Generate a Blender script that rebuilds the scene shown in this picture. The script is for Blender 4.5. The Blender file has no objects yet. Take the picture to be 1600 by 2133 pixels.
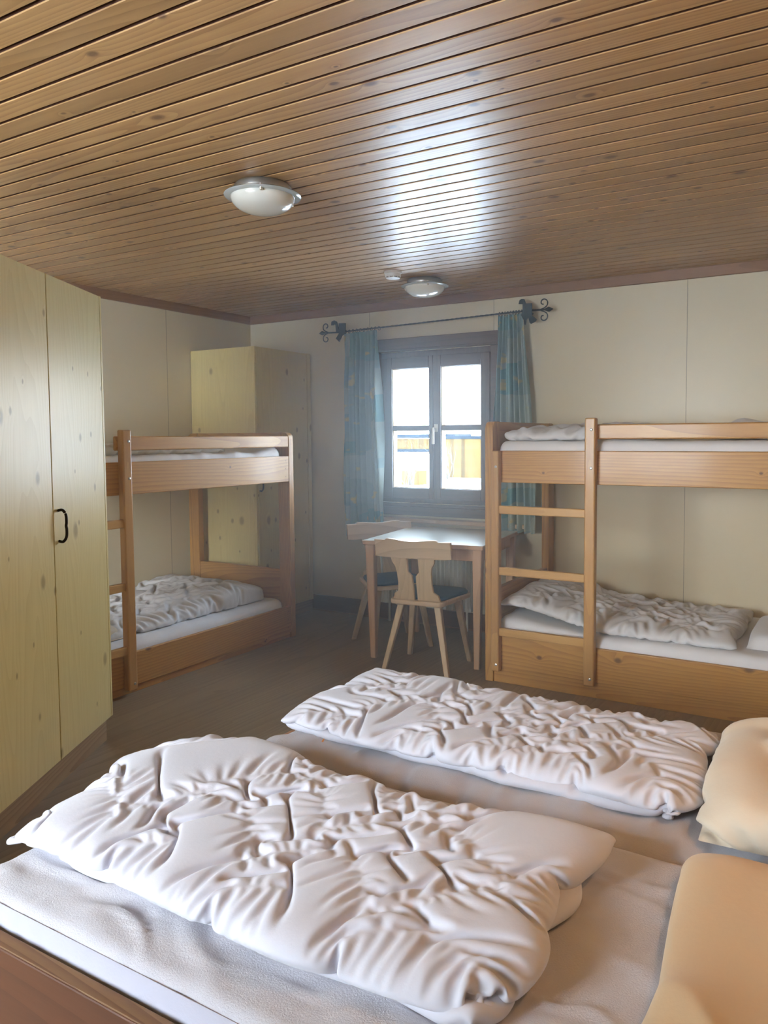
import bpy, bmesh, math, random
import numpy as np
from mathutils import Vector, Matrix
random.seed(5)
SC = bpy.context.scene
COL = SC.collection
PI = math.pi

# ------------------------------------------------------------------ camera
CAM_H = 1.40
FPX, CPX, CPY = 1600.58, 870.95, 1003.89
pit, rol, yaw = (math.radians(a) for a in (3.31368883, 0.34096645, 30.26525482))
Fv = Vector((-math.sin(yaw)*math.cos(pit), math.cos(yaw)*math.cos(pit), -math.sin(pit)))
r0 = Vector((math.cos(yaw), math.sin(yaw), 0)); d0 = Fv.cross(r0)
Rv = r0*math.cos(rol)+d0*math.sin(rol); Dv = d0*math.cos(rol)-r0*math.sin(rol)
cam = bpy.data.cameras.new('camera'); camo = bpy.data.objects.new('camera', cam); COL.objects.link(camo)
cam.sensor_fit = 'HORIZONTAL'; cam.sensor_width = 36; cam.lens = 36*FPX/1600
cam.shift_x = (800-CPX)/1600; cam.shift_y = -(1066.5-CPY)/1600
cam.clip_start = .02; cam.clip_end = 400
M = Matrix((Rv, -Dv, -Fv)).transposed().to_4x4(); M.translation = Vector((0, 0, CAM_H))
camo.matrix_world = M
SC.camera = camo

# ------------------------------------------------------------------ world, sun, exposure
SKY = 14.0
world = bpy.data.worlds.new('sky'); SC.world = world; world.use_nodes = True
nt = world.node_tree; bg = nt.nodes['Background']
tc = nt.nodes.new('ShaderNodeTexCoord'); sx = nt.nodes.new('ShaderNodeSeparateXYZ')
cr = nt.nodes.new('ShaderNodeValToRGB')
cr.color_ramp.elements[0].position = 0.06; cr.color_ramp.elements[0].color = (.80, .84, .88, 1)
cr.color_ramp.elements[1].position = 0.30; cr.color_ramp.elements[1].color = (.72, .86, 1, 1)
e_ = cr.color_ramp.elements.new(.9); e_.color = (.5, .7, 1, 1)
nt.links.new(tc.outputs['Generated'], sx.inputs[0]); nt.links.new(sx.outputs['Z'], cr.inputs[0])
nt.links.new(cr.outputs[0], bg.inputs['Color']); bg.inputs['Strength'].default_value = SKY
sun = bpy.data.lights.new('sun', 'SUN'); sun.energy = 9; sun.angle = .01; sun.color = (1, .93, .8)
suno = bpy.data.objects.new('sun', sun); COL.objects.link(suno)
suno.rotation_euler = Vector((.92, .16, .62)).to_track_quat('Z', 'Y').to_euler()
def area(name, loc, direc, sx_, sy_, power, colr, portal=False):
    l = bpy.data.lights.new(name, 'AREA'); l.shape = 'RECTANGLE'; l.size = sx_; l.size_y = sy_
    l.energy = power; l.color = colr
    if portal: l.cycles.is_portal = True
    o = bpy.data.objects.new(name, l); COL.objects.link(o); o.location = loc
    o.rotation_euler = Vector(direc).to_track_quat('-Z', 'Z').to_euler()
    return o
area('window_portal', (-2.75, 5.07, 1.47), (0, -1, 0), 1.0, 1.1, 1, (1, 1, 1), True)
area('near_fill_light', (-2.5, -1.47, 1.5), (.05, 1, .02), 1.85, 1.25, 33, (1, .955, .88))  # added fill light behind the camera, shining in through the added window
vs = SC.view_settings; vs.view_transform = 'Standard'; vs.look = 'None'; vs.gamma = 1; vs.use_curve_mapping = False
vs.exposure = 1.32
SC.cycles.use_denoising = True; SC.cycles.caustics_reflective = False; SC.cycles.max_bounces = 8; SC.cycles.diffuse_bounces = 5; SC.cycles.volume_bounces = 1; SC.cycles.adaptive_threshold = .025
SC.cycles.transparent_max_bounces = 12; SC.cycles.sample_clamp_indirect = 6

# ------------------------------------------------------------------ node material helpers
def newmat(name):
    m = bpy.data.materials.new(name); m.use_nodes = True
    t = m.node_tree; b = t.nodes['Principled BSDF']
    return m, t, b
def N(t, kind, **kw):
    n = t.nodes.new('ShaderNode'+kind)
    for k, v in kw.items():
        if k in ('operation', 'blend_type', 'data_type', 'feature', 'distance', 'noise_dimensions', 'wave_type', 'bands_direction'): setattr(n, k, v)
        else: n.inputs[k].default_value = v
    return n
def math_(t, op, a, b=None, c=None):
    n = t.nodes.new('ShaderNodeMath'); n.operation = op
    for i, v in enumerate((a, b, c)):
        if v is None: continue
        if isinstance(v, (int, float)): n.inputs[i].default_value = v
        else: t.links.new(v, n.inputs[i])
    return n.outputs[0]
def mixc(t, fac, a, b, mode='MIX'):
    n = t.nodes.new('ShaderNodeMix'); n.data_type = 'RGBA'; n.blend_type = mode
    for i, v in ((0, fac), (6, a), (7, b)):
        if isinstance(v, (int, float)): n.inputs[i].default_value = v
        elif isinstance(v, tuple): n.inputs[i].default_value = (*v, 1) if len(v) == 3 else v
        else: t.links.new(v, n.inputs[i])
    return n.outputs[2]
def ramp(t, fac, stops):
    n = t.nodes.new('ShaderNodeValToRGB'); e = n.color_ramp.elements
    while len(e) < len(stops): e.new(.5)
    for el, (p, c) in zip(e, stops):
        el.position = p; el.color = (*c, 1) if len(c) == 3 else c
    t.links.new(fac, n.inputs[0]); return n.outputs[0]
def bump(t, b, h, strength=.3, dist=.002):
    n = t.nodes.new('ShaderNodeBump'); n.inputs['Strength'].default_value = strength; n.inputs['Distance'].default_value = dist
    t.links.new(h, n.inputs['Height']); t.links.new(n.outputs[0], b.inputs['Normal']); return n

def plain(name, col, rough=.5, metal=0, spec=.5, emis=None, **kw):
    m, t, b = newmat(name)
    b.inputs['Base Color'].default_value = (*col, 1); b.inputs['Roughness'].default_value = rough
    b.inputs['Metallic'].default_value = metal; b.inputs['Specular IOR Level'].default_value = spec
    for k, v in kw.items(): b.inputs[k.replace('_', ' ')].default_value = v
    return m

def wood(name, light, dark, axis=0, rings=9., ringmix=.5, knots=2.2, knotcol=(.10, .045, .02), knotr=.05, rough=.4, coat=0.,
         plank=None, plankaxis=1, plankvar=.25, stretch=.09, bmp=.25, spec=.5, fine=1., coatr=.12, space='Object', butt=None, kmix=.85):
    """varnished softwood: stretched fibres, contour rings, sparse dark knots, optional board-to-board change"""
    m, t, b = newmat(name)
    co = t.nodes.new('ShaderNodeTexCoord').outputs[space]
    sep = N(t, 'SeparateXYZ'); t.links.new(co, sep.inputs[0])
    comp = [sep.outputs[0], sep.outputs[1], sep.outputs[2]]
    rnd = None
    if plank:
        idx = math_(t, 'FLOOR', math_(t, 'DIVIDE', math_(t, 'SUBTRACT', comp[plankaxis], plank[1]), plank[0]))
        if butt:
            sh = math_(t, 'MULTIPLY', idx, .61)
            j = math_(t, 'FLOOR', math_(t, 'ADD', math_(t, 'DIVIDE', comp[axis], butt), sh))
            idx = math_(t, 'ADD', idx, math_(t, 'MULTIPLY', j, 17.3))
        wn = t.nodes.new('ShaderNodeTexWhiteNoise'); wn.noise_dimensions = '1D'; t.links.new(idx, wn.inputs['W'])
        rnd = wn.outputs['Value']
        comp[axis] = math_(t, 'ADD', comp[axis], math_(t, 'MULTIPLY', rnd, 23.))
        other = [k for k in range(3) if k not in (axis, plankaxis)][0]
        comp[other] = math_(t, 'ADD', comp[other], math_(t, 'MULTIPLY', rnd, 7.))
    cmb = N(t, 'CombineXYZ')
    for k in range(3):
        t.links.new(math_(t, 'MULTIPLY', comp[k], stretch if k == axis else 1.), cmb.inputs[k])
    vec = cmb.outputs[0]
    oth = [k for k in range(3) if k != axis]
    across = math_(t, 'ADD', comp[oth[0]], math_(t, 'MULTIPLY', comp[oth[1]], .83))
    cm2 = N(t, 'CombineXYZ')
    t.links.new(math_(t, 'MULTIPLY', comp[axis], .62), cm2.inputs[0]); t.links.new(across, cm2.inputs[1])
    # knots
    vo = N(t, 'TexVoronoi', Scale=knots, Randomness=1.); vo.voronoi_dimensions = '2D'; t.links.new(cm2.outputs[0], vo.inputs['Vector'])
    kd0 = vo.outputs['Distance']; spk = N(t, 'SeparateColor'); t.links.new(vo.outputs['Color'], spk.inputs[0])
    kd = math_(t, 'DIVIDE', kd0, math_(t, 'ADD', math_(t, 'POWER', spk.outputs[1], 1.5), .35))
    kmask = N(t, 'MapRange'); t.links.new(kd, kmask.inputs[0]); kmask.interpolation_type = 'SMOOTHSTEP'
    kmask.inputs[1].default_value = knotr*.3; kmask.inputs[2].default_value = knotr; kmask.inputs[3].default_value = 1; kmask.inputs[4].default_value = 0
    sp = N(t, 'SeparateColor'); t.links.new(vo.outputs['Color'], sp.inputs[0])
    keep = math_(t, 'GREATER_THAN', sp.outputs[0], .5)
    km = math_(t, 'MULTIPLY', kmask.outputs[0], keep)
    pull = math_(t, 'MULTIPLY', math_(t, 'POWER', 2.718, math_(t, 'MULTIPLY', kd, -8./max(knotr*8, .3))), keep)
    # contour rings
    n1 = N(t, 'TexNoise', Scale=2.6, Detail=1.5, Roughness=.4, Distortion=.15); t.links.new(vec, n1.inputs['Vector'])
    fld = math_(t, 'ADD', math_(t, 'MULTIPLY', across, rings*3.0), math_(t, 'MULTIPLY', n1.outputs['Fac'], rings*3.4))
    fld = math_(t, 'ADD', fld, math_(t, 'MULTIPLY', pull, 2.2))
    ring = math_(t, 'FRACT', fld)
    ring = math_(t, 'POWER', ring, 2.0)
    n2 = N(t, 'TexNoise', Scale=70.*fine, Detail=4., Roughness=.6); t.links.new(vec, n2.inputs['Vector'])
    n3 = N(t, 'TexNoise', Scale=1.3, Detail=2.); t.links.new(co, n3.inputs['Vector'])
    f = math_(t, 'ADD', math_(t, 'MULTIPLY', ring, ringmix), math_(t, 'MULTIPLY', n2.outputs['Fac'], .75-ringmix*.5))
    c = ramp(t, f, ((.12, light), (.85, dark)))
    c = mixc(t, math_(t, 'MULTIPLY', math_(t, 'SUBTRACT', n3.outputs['Fac'], .45), .6), c, dark)
    if rnd is not None:
        hs = N(t, 'HueSaturation'); t.links.new(c, hs.inputs['Color'])
        t.links.new(math_(t, 'ADD', math_(t, 'MULTIPLY', rnd, plankvar), 1-plankvar*.5), hs.inputs['Value']); c = hs.outputs[0]
    c = mixc(t, math_(t, 'MULTIPLY', km, kmix), c, knotcol)
    t.links.new(c, b.inputs['Base Color'])
    b.inputs['Roughness'].default_value = rough; b.inputs['Specular IOR Level'].default_value = spec
    b.inputs['Coat Weight'].default_value = coat; b.inputs['Coat Roughness'].default_value = coatr
    if bmp: bump(t, b, math_(t, 'ADD', math_(t, 'MULTIPLY', n2.outputs['Fac'], .6), math_(t, 'MULTIPLY', ring, .3)), bmp, .0012)
    return m

def cloth(name, col, rough=.9, weave=900., bmp=.15, terry=False, sheen=.25, mottled=.06):
    m, t, b = newmat(name)
    co = t.nodes.new('ShaderNodeTexCoord').outputs['Object']
    n = N(t, 'TexNoise', Scale=6., Detail=3.); t.links.new(co, n.inputs['Vector'])
    c = mixc(t, math_(t, 'MULTIPLY', n.outputs['Fac'], mottled*2), col, tuple(v*.8 for v in col))
    t.links.new(c, b.inputs['Base Color']); b.inputs['Roughness'].default_value = rough
    b.inputs['Specular IOR Level'].default_value = .2
    b.inputs['Sheen Weight'].default_value = sheen; b.inputs['Sheen Roughness'].default_value = .5
    n2 = N(t, 'TexNoise', Scale=260. if terry else 55., Detail=3., Roughness=.7); t.links.new(co, n2.inputs['Vector'])
    bump(t, b, n2.outputs['Fac'], .55 if terry else bmp, .003 if terry else .004)
    return m

MAT = {}
MAT['ceiling'] = wood('varnished_ceiling_boards', (.52, .305, .125), (.31, .155, .058), 0, 12., .42, 7.0, (.13, .06, .03), .13, .38, .12,
                      plank=(.091, 1.16), plankaxis=1, plankvar=.25, stretch=.07, bmp=.5, coatr=.26)
MAT['groove'] = plain('dark_stained_tongue', (.10, .038, .02), .5)
MAT['crown'] = wood('crown_board', (.30, .15, .075), (.19, .085, .04), 0, 6., .3, 2.0, rough=.45, coat=.1)
MAT['crown_y'] = wood('crown_board_side', (.30, .15, .075), (.19, .085, .04), 1, 6., .3, 2.0, rough=.45, coat=.1)
PL, PD = (.56, .30, .08), (.35, .155, .036)
MAT['pine_x'] = wood('pine_along_x', PL, PD, 0, 11., .42, 4.2, (.12, .045, .02), .07, .42, .14)
MAT['pine_y'] = wood('pine_along_y', PL, PD, 1, 11., .42, 4.2, (.12, .045, .02), .07, .42, .14)
MAT['pine_z'] = wood('pine_along_z', PL, PD, 2, 12., .42, 4.0, (.12, .045, .02), .06, .42, .14)
MAT['beech_x'] = wood('ladder_rung_wood', (.60, .35, .12), (.47, .25, .08), 0, 4., .3, 1.2, rough=.4, coat=.15)
MAT['beech_z'] = wood('ladder_upright_wood', (.54, .30, .10), (.40, .20, .06), 2, 5., .4, 1.4, rough=.4, coat=.15)
MAT['laminate'] = wood('pale_pine_laminate', (.74, .63, .31), (.63, .51, .22), 2, 14., .3, 7.5, (.25, .16, .06), .17, .36, .0, kmix=.62, stretch=.05, bmp=.1, spec=.4)
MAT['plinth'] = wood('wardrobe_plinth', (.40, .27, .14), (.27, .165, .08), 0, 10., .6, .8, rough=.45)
MAT['floor'] = wood('oak_laminate_floor', (.32, .235, .15), (.20, .145, .09), 1, 6., .35, .6, (.09, .06, .04), .01, .40, 0,
                    plank=(.19, 0.), plankaxis=0, plankvar=.12, stretch=.06, bmp=.2, butt=1.28)
MAT['window_wood'] = wood('dark_window_wood', (.135, .075, .05), (.08, .042, .03), 0, 5., .3, .8, rough=.35, coat=.4)
MAT['window_wood_z'] = wood('dark_window_wood_upright', (.145, .08, .052), (.085, .045, .03), 2, 5., .3, .8, rough=.35, coat=.4)
MAT['bead'] = wood('pale_window_rebate', (.62, .42, .18), (.5, .3, .12), 2, 4., .3, .8, rough=.5)
MAT['skirting'] = wood('red_brown_skirting', (.17, .075, .045), (.11, .045, .028), 0, 5., .3, .9, rough=.4, coat=.2)
MAT['chair'] = wood('chair_beech', (.60, .44, .28), (.46, .32, .19), 0, 6., .5, .5, (.3, .18, .1), .03, .42, .15)
MAT['chair_z'] = wood('chair_beech_upright', (.60, .44, .27), (.46, .32, .18), 2, 6., .4, .5, (.3, .18, .1), .03, .42, .15)
MAT['table'] = wood('table_beech', (.56, .34, .19), (.43, .24, .12), 2, 5., .4, .8, rough=.42, coat=.15)
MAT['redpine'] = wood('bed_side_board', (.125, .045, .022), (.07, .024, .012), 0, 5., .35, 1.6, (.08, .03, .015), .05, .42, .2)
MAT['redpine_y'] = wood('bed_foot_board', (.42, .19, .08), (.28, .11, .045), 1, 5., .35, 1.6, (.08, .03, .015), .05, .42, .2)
MAT['wornedge'] = wood('worn_board_edge', (.22, .12, .055), (.12, .05, .025), 0, 12., .5, 3., rough=.55)
MAT['duvet'] = cloth('white_cotton_duvet', (.59, .575, .64), mottled=.03)
MAT['bunk_duvet'] = cloth('white_bunk_duvet', (.68, .68, .71), mottled=.05)
MAT['oldduvet'] = cloth('offwhite_duvet', (.70, .66, .58), mottled=.08)
MAT['terry'] = cloth('terry_fitted_sheet', (.50, .475, .51), terry=True, mottled=.05)
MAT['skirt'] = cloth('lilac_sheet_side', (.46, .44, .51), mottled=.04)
MAT['sheet'] = cloth('smooth_white_sheet', (.78, .78, .82), mottled=.03)
MAT['pillow'] = cloth('cream_pillow', (.56, .41, .255), mottled=.08)
MAT['pillow_pale'] = cloth('pale_pillow', (.62, .53, .42), mottled=.1)
MAT['seatpad'] = cloth('navy_seat_fabric', (.018, .055, .11), mottled=.1, sheen=.1)
MAT['iron'] = plain('blackened_iron', (.035, .05, .06), .55, .3)
MAT['dark_metal'] = plain('dark_bronze_handle', (.03, .025, .02), .3, .8)
MAT['steel'] = plain('steel_bolt', (.6, .6, .58), .3, 1)
MAT['alu'] = plain('brushed_aluminium', (.75, .73, .66), .3, .9)
MAT['chrome'] = plain('chrome', (.85, .85, .85), .07, 1)
MAT['satin'] = plain('satin_nickel', (.50, .48, .44), .35, .85)
MAT['black'] = plain('black_gap', (.01, .01, .01), .8)
MAT['white_plastic'] = plain('white_plastic', (.78, .77, .74), .4)
MAT['white_enamel'] = plain('cream_enamel', (.74, .73, .66), .3)
MAT['frosted'] = plain('frosted_glass', (.80, .78, .70), .22, 0, .5, Coat_Weight=.6)
MAT['parchment'] = plain('parchment_shade', (.8, .6, .35), .7)
MAT['bulb'] = plain('assumed_warm_bulb', (1, .8, .5), .4); MAT['bulb'].node_tree.nodes['Principled BSDF'].inputs['Emission Color'].default_value = (1, .6, .3, 1); MAT['bulb'].node_tree.nodes['Principled BSDF'].inputs['Emission Strength'].default_value = 4  # glow of the assumed reading lamp
MAT['orange'] = plain('orange_label', (.75, .30, .06), .6)
MAT['snow'] = plain('snow', (.85, .87, .9), .8)
MAT['fence'] = wood('weathered_fence', (.075, .047, .013), (.042, .024, .006), 2, 6., .4, 1.2, plank=(.14, 0.), plankaxis=0, plankvar=.8, spec=0., rough=1.)
MAT['roofing'] = plain('grey_blue_roofing', (.004, .008, .013), .8, spec=.1)
MAT['twig'] = plain('pale_bark', (.035, .028, .018), .8)

m, t, b = newmat('clear_glass'); MAT['glass'] = m
b.inputs['Base Color'].default_value = (.85, .90, .88, 1); b.inputs['Roughness'].default_value = .12; b.inputs['Transmission Weight'].default_value = .45; b.inputs['IOR'].default_value = 1.45
m, t, b = newmat('window_pane_glass'); MAT['pane'] = m
tr = N(t, 'BsdfTransparent'); tr.inputs[0].default_value = (.95, .97, .97, 1)
gl = N(t, 'BsdfGlossy'); gl.inputs['Roughness'].default_value = .02
fr = N(t, 'Fresnel', IOR=1.35); mx = t.nodes.new('ShaderNodeMixShader')
t.links.new(fr.outputs[0], mx.inputs[0]); t.links.new(tr.outputs[0], mx.inputs[1]); t.links.new(gl.outputs[0], mx.inputs[2])
t.links.new(mx.outputs[0], t.nodes['Material Output'].inputs[0])

# wall laminate: cream, faint mottling
m, t, b = newmat('cream_wall_board'); MAT['wall'] = m
co = t.nodes.new('ShaderNodeTexCoord').outputs['Object']
n = N(t, 'TexNoise', Scale=1.2, Detail=3.); t.links.new(co, n.inputs['Vector'])
t.links.new(ramp(t, n.outputs['Fac'], ((.3, (.71, .625, .46)), (.7, (.67, .585, .42)))), b.inputs['Base Color'])
b.inputs['Roughness'].default_value = .34; b.inputs['Specular IOR Level'].default_value = .45
MAT['wallseam'] = plain('wall_seam', (.30, .25, .18), .6)

# table laminate
m, t, b = newmat('white_table_laminate'); MAT['laminate_top'] = m
b.inputs['Base Color'].default_value = (.70, .70, .62, 1); b.inputs['Roughness'].default_value = .25; b.inputs['Coat Weight'].default_value = .3

# curtain: grey-teal cloth with darker patches and yellow-orange leaves
m, t, b = newmat('teal_leaf_curtain'); MAT['curtain'] = m
co = t.nodes.new('ShaderNodeTexCoord').outputs['UV']
mp = N(t, 'Mapping'); mp.inputs['Scale'].default_value = (2.2, 5.2, 1); t.links.new(co, mp.inputs[0])
vo = N(t, 'TexVoronoi', Scale=1., Randomness=.8); vo.distance = 'CHEBYCHEV'; t.links.new(mp.outputs[0], vo.inputs['Vector'])
sp = N(t, 'SeparateColor'); t.links.new(vo.outputs['Color'], sp.inputs[0])
c = ramp(t, sp.outputs[0], ((.2, (.32, .46, .48)), (.45, (.40, .51, .52)), (.7, (.48, .55, .51)), (.95, (.24, .45, .49))))
mp2 = N(t, 'Mapping'); mp2.inputs['Scale'].default_value = (5.5, 9., 1); t.links.new(co, mp2.inputs[0])
vo2 = N(t, 'TexVoronoi', Scale=1.); t.links.new(mp2.outputs[0], vo2.inputs['Vector'])
sp2 = N(t, 'SeparateColor'); t.links.new(vo2.outputs['Color'], sp2.inputs[0])
nz_ = N(t, 'TexNoise', Scale=1.1, Detail=2.); t.links.new(mp2.outputs[0], nz_.inputs['Vector'])
lm_ = N(t, 'MapRange'); lm_.interpolation_type = 'SMOOTHSTEP'; t.links.new(nz_.outputs['Fac'], lm_.inputs[0]); lm_.inputs[1].default_value = .60; lm_.inputs[2].default_value = .68
leaf = lm_.outputs[0]
c = mixc(t, math_(t, 'MULTIPLY', leaf, .7), c, (.74, .58, .24))
df = N(t, 'BsdfDiffuse'); tl = N(t, 'BsdfTranslucent'); mx = t.nodes.new('ShaderNodeMixShader'); mx.inputs[0].default_value = .38
t.links.new(c, df.inputs[0]); t.links.new(c, tl.inputs[0]); t.links.new(df.outputs[0], mx.inputs[1]); t.links.new(tl.outputs[0], mx.inputs[2])
t.links.new(mx.outputs[0], t.nodes['Material Output'].inputs[0])

# ------------------------------------------------------------------ mesh helpers
class MB:
    def __init__(s): s.v = []; s.f = []; s.m = []; s.cur = 0; s.mats = None
    def add(s, vs_, fs):
        o = len(s.v); s.v += [tuple(p) for p in vs_]; s.f += [tuple(i+o for i in q) for q in fs]; s.m += [s.cur]*len(fs)
        return s
    def box(s, a, b):
        x0, y0, z0 = (min(p, q) for p, q in zip(a, b)); x1, y1, z1 = (max(p, q) for p, q in zip(a, b))
        return s.add([(x0, y0, z0), (x1, y0, z0), (x1, y1, z0), (x0, y1, z0), (x0, y0, z1), (x1, y0, z1), (x1, y1, z1), (x0, y1, z1)],
                     [(0, 3, 2, 1), (4, 5, 6, 7), (0, 1, 5, 4), (1, 2, 6, 5), (2, 3, 7, 6), (3, 0, 4, 7)])
    def hexa(s, bot, top):
        return s.add(list(bot)+list(top), [(0, 3, 2, 1), (4, 5, 6, 7), (0, 1, 5, 4), (1, 2, 6, 5), (2, 3, 7, 6), (3, 0, 4, 7)])
    def prism(s, poly, fn, t0, t1):
        n = len(poly)
        vs_ = [fn(a, b, t0) for a, b in poly]+[fn(a, b, t1) for a, b in poly]
        return s.add(vs_, [tuple(range(n))[::-1], tuple(range(n, 2*n))]+[(i, (i+1) % n, n+(i+1) % n, n+i) for i in range(n)])
    def lathe(s, prof, c=(0, 0, 0), n=40, closed=False):
        o = []
        for r, z in prof:
            for k in range(n):
                a = 2*PI*k/n; o.append((c[0]+r*math.cos(a), c[1]+r*math.sin(a), c[2]+z))
        fs = []
        m_ = len(prof)
        for i in range(m_-1+(1 if closed else 0)):
            for k in range(n):
                i2 = (i+1) % m_
                fs.append((i*n+k, i*n+(k+1) % n, i2*n+(k+1) % n, i2*n+k))
        return s.add(o, fs)
    def tube(s, pts, r, n=8, cap=True):
        pts = [Vector(p) for p in pts]; rs = r if isinstance(r, (list, tuple)) else [r]*len(pts)
        o = []; up = Vector((0, 0, 1))
        for i, p in enumerate(pts):
            d = (pts[min(i+1, len(pts)-1)]-pts[max(i-1, 0)]).normalized()
            u = up if abs(d.dot(up)) < .9 else Vector((0, 1, 0))
            a = d.cross(u).normalized(); b_ = d.cross(a).normalized()
            for k in range(n):
                an = 2*PI*k/n; o.append(tuple(p+(a*math.cos(an)+b_*math.sin(an))*rs[i]))
        fs = [(i*n+k, i*n+(k+1) % n, (i+1)*n+(k+1) % n, (i+1)*n+k) for i in range(len(pts)-1) for k in range(n)]
        if cap: fs += [tuple(range(n))[::-1], tuple(range((len(pts)-1)*n, len(pts)*n))]
        return s.add(o, fs)
    def build(s, name, mat, parent=None, bevel=0, smooth=False, loc=None, segs=2):
        me = bpy.data.meshes.new(name); me.from_pydata(s.v, [], s.f); 
        for mm in (mat if isinstance(mat, (list, tuple)) else [mat]): me.materials.append(MAT[mm] if isinstance(mm, str) else mm)
        if isinstance(mat, (list, tuple)):
            for p, k in zip(me.polygons, s.m): p.material_index = k
        bm = bmesh.new(); bm.from_mesh(me); bmesh.ops.recalc_face_normals(bm, faces=bm.faces); bm.to_mesh(me); bm.free()
        if smooth:
            for p in me.polygons: p.use_smooth = True
        o = bpy.data.objects.new(name, me); COL.objects.link(o); o.parent = parent
        if loc: o.location = loc
        if bevel:
            md = o.modifiers.new('bevel', 'BEVEL'); md.width = bevel; md.segments = segs; md.limit_method = 'ANGLE'; md.angle_limit = math.radians(40)
            md.harden_normals = False
        if smooth and smooth != 'all':
            for e in me.edges: pass
            try:
                me.set_sharp_from_angle(angle=math.radians(50))
            except Exception: pass
        return o
def box(name, a, b, mat, parent=None, bevel=.003, **kw): return MB().box(a, b).build(name, mat, parent, bevel, **kw)
def tag(o, label, cat, group=None, kind=None):
    if label: o['label'] = label
    if cat: o['category'] = cat
    if group: o['group'] = group
    if kind: o['kind'] = kind
    return o
def thing(name, label, cat, loc=(0, 0, 0), rot=0, group=None):
    o = bpy.data.objects.new(name, None); COL.objects.link(o); o.location = loc; o.rotation_euler = (0, 0, rot)
    o.empty_display_size = .1
    return tag(o, label, cat, group)
def struct(o): o['kind'] = 'structure'; return o

# ------------------------------------------------------------------ the room
XL, XR, YB, YN, ZC = -4.528, .36, 4.96, -1.30, 2.42
TH = .14
struct(box('floor', (XL-TH, YN-TH, -.1), (XR+TH, YB+TH, 0), 'floor', bevel=0))
# ceiling of tongue-and-groove boards, one rounded board every 91 mm
cb = MB(); P0 = .091
k = int((YN-1.16)/P0)-1
y = 1.16+k*P0
prof = []
while y < YB:
    a, bq = y+.0062, y+P0-.0062
    c5 = [(a, ZC+.012), (a, ZC+.0025), (a+.002, ZC), (bq-.002, ZC), (bq, ZC+.0025), (bq, ZC+.012)]
    yy = [(max(min(p[0], YB), YN), p[1]) for p in c5]
    if bq > YN and a < YB:
        cb.cur = 0
        cb.add([(XL, p[0], p[1]) for p in yy]+[(XR, p[0], p[1]) for p in yy], [(i, i+1, 7+i, 6+i) for i in (1, 2, 3)])
        cb.cur = 1
        cb.add([(XL, p[0], p[1]) for p in yy]+[(XR, p[0], p[1]) for p in yy], [(i, i+1, 7+i, 6+i) for i in (0, 4)])
        cb.add([(XL, max(bq, YN), ZC+.012), (XR, max(bq, YN), ZC+.012), (XR, min(bq+.0125, YB), ZC+.012), (XL, min(bq+.0125, YB), ZC+.012)], [(0, 1, 2, 3)])
    y += P0
cb.cur = 1; cb.box((XL-TH, YN-TH, ZC+.013), (XR+TH, YB+TH, ZC+.1))
struct(cb.build('ceiling', ['ceiling', 'groove'], bevel=0))
# walls
WX0, WX1, WZ0, WZ1 = -3.24, -2.26, .91, 2.04       # clear opening of window 1
def wall_with_hole(name, y0, y1, x0, x1, hx0, hx1, hz0, hz1):
    w = MB()
    for a, b_ in (((x0, y0, 0), (hx0, y1, ZC+.1)), ((hx1, y0, 0), (x1, y1, ZC+.1)), ((hx0, y0, 0), (hx1, y1, hz0)), ((hx0, y0, hz1), (hx1, y1, ZC+.1))): w.box(a, b_)
    return struct(w.build(name, 'wall'))
wb = wall_with_hole('wall_back', YB, YB+TH, XL-TH, XR+TH, WX0, WX1, WZ0, WZ1)
wn = wall_with_hole('wall_front', YN-TH, YN, XL-TH, XR+TH, -3.5, -1.5, .85, 2.15)  # opening for the added fill window
wl = struct(box('wall_left', (XL-TH, YN, 0), (XL, YB, ZC+.1), 'wall', bevel=0))
wr = struct(box('wall_right', (XR, YN, 0), (XR+TH, YB, ZC+.1), 'wall', bevel=0))
sm = MB()
for x in (-3.316, -2.272, -.971): sm.box((x-.0015, YB-.0008, .12), (x+.0015, YB+.001, 2.36))
sm.build('panel_seam', 'wallseam', wb)
sm = MB()
for yy in (4.05, 2.93, 1.8): sm.box((XL-.001, yy-.0015, .12), (XL+.0008, yy+.0015, 2.36))
sm.build('panel_seam', 'wallseam', wl)
struct(box('trim_1', (XL, YB-.022, 2.357), (XR, YB, 2.425), 'crown', bevel=.004))
struct(box('trim_2', (XL, YN, 2.357), (XL+.022, YB-.022, 2.425), 'crown_y', bevel=.004))
struct(box('trim_3', (XR-.022, YN, 2.357), (XR, YB-.022, 2.425), 'crown_y', bevel=.004))
bb = box('baseboard_back', (XL, YB-.018, .0), (XR, YB, .125), 'skirting', bevel=.004); struct(bb)
MB().box((XL, YB-.026, 0), (XR, YB-.018, .010)).build('quarter_round', 'crown', bb)
struct(box('baseboard_left', (XL, YN, 0), (XL+.018, YB-.018, .125), 'skirting', bevel=.004))

# ------------------------------------------------------------------ window 1 (two casements, four panes)
win = bpy.data.objects.new('window_1', None); COL.objects.link(win); win.location = (-2.751, YB, 0); struct(win)
wx = lambda x: x+2.751
a = MB()
for bx in (((-3.30, -.035, 2.052), (-2.20, 0, 2.140)), ((-3.30, -.035, .818), (-2.20, 0, .905)), ((-3.30, -.035, .905), (-3.215, 0, 2.052)), ((-2.285, -.035, .905), (-2.20, 0, 2.052))):
    a.box((wx(bx[0][0]), bx[0][1], bx[0][2]), (wx(bx[1][0]), bx[1][1], bx[1][2]))
a.build('architrave', 'window_wood', win, .004)
a = MB()
a.box((wx(-3.29), -.052, 2.040), (wx(-2.21), -.035, 2.058)); a.box((wx(-3.29), -.048, .893), (wx(-2.21), -.035, .909)); a.box((wx(-3.29), -.046, .880), (wx(-2.21), -.036, .886))
a.build('moulding_strip', 'window_wood', win, .004)
a = MB()   # fixed frame in the opening
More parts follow.
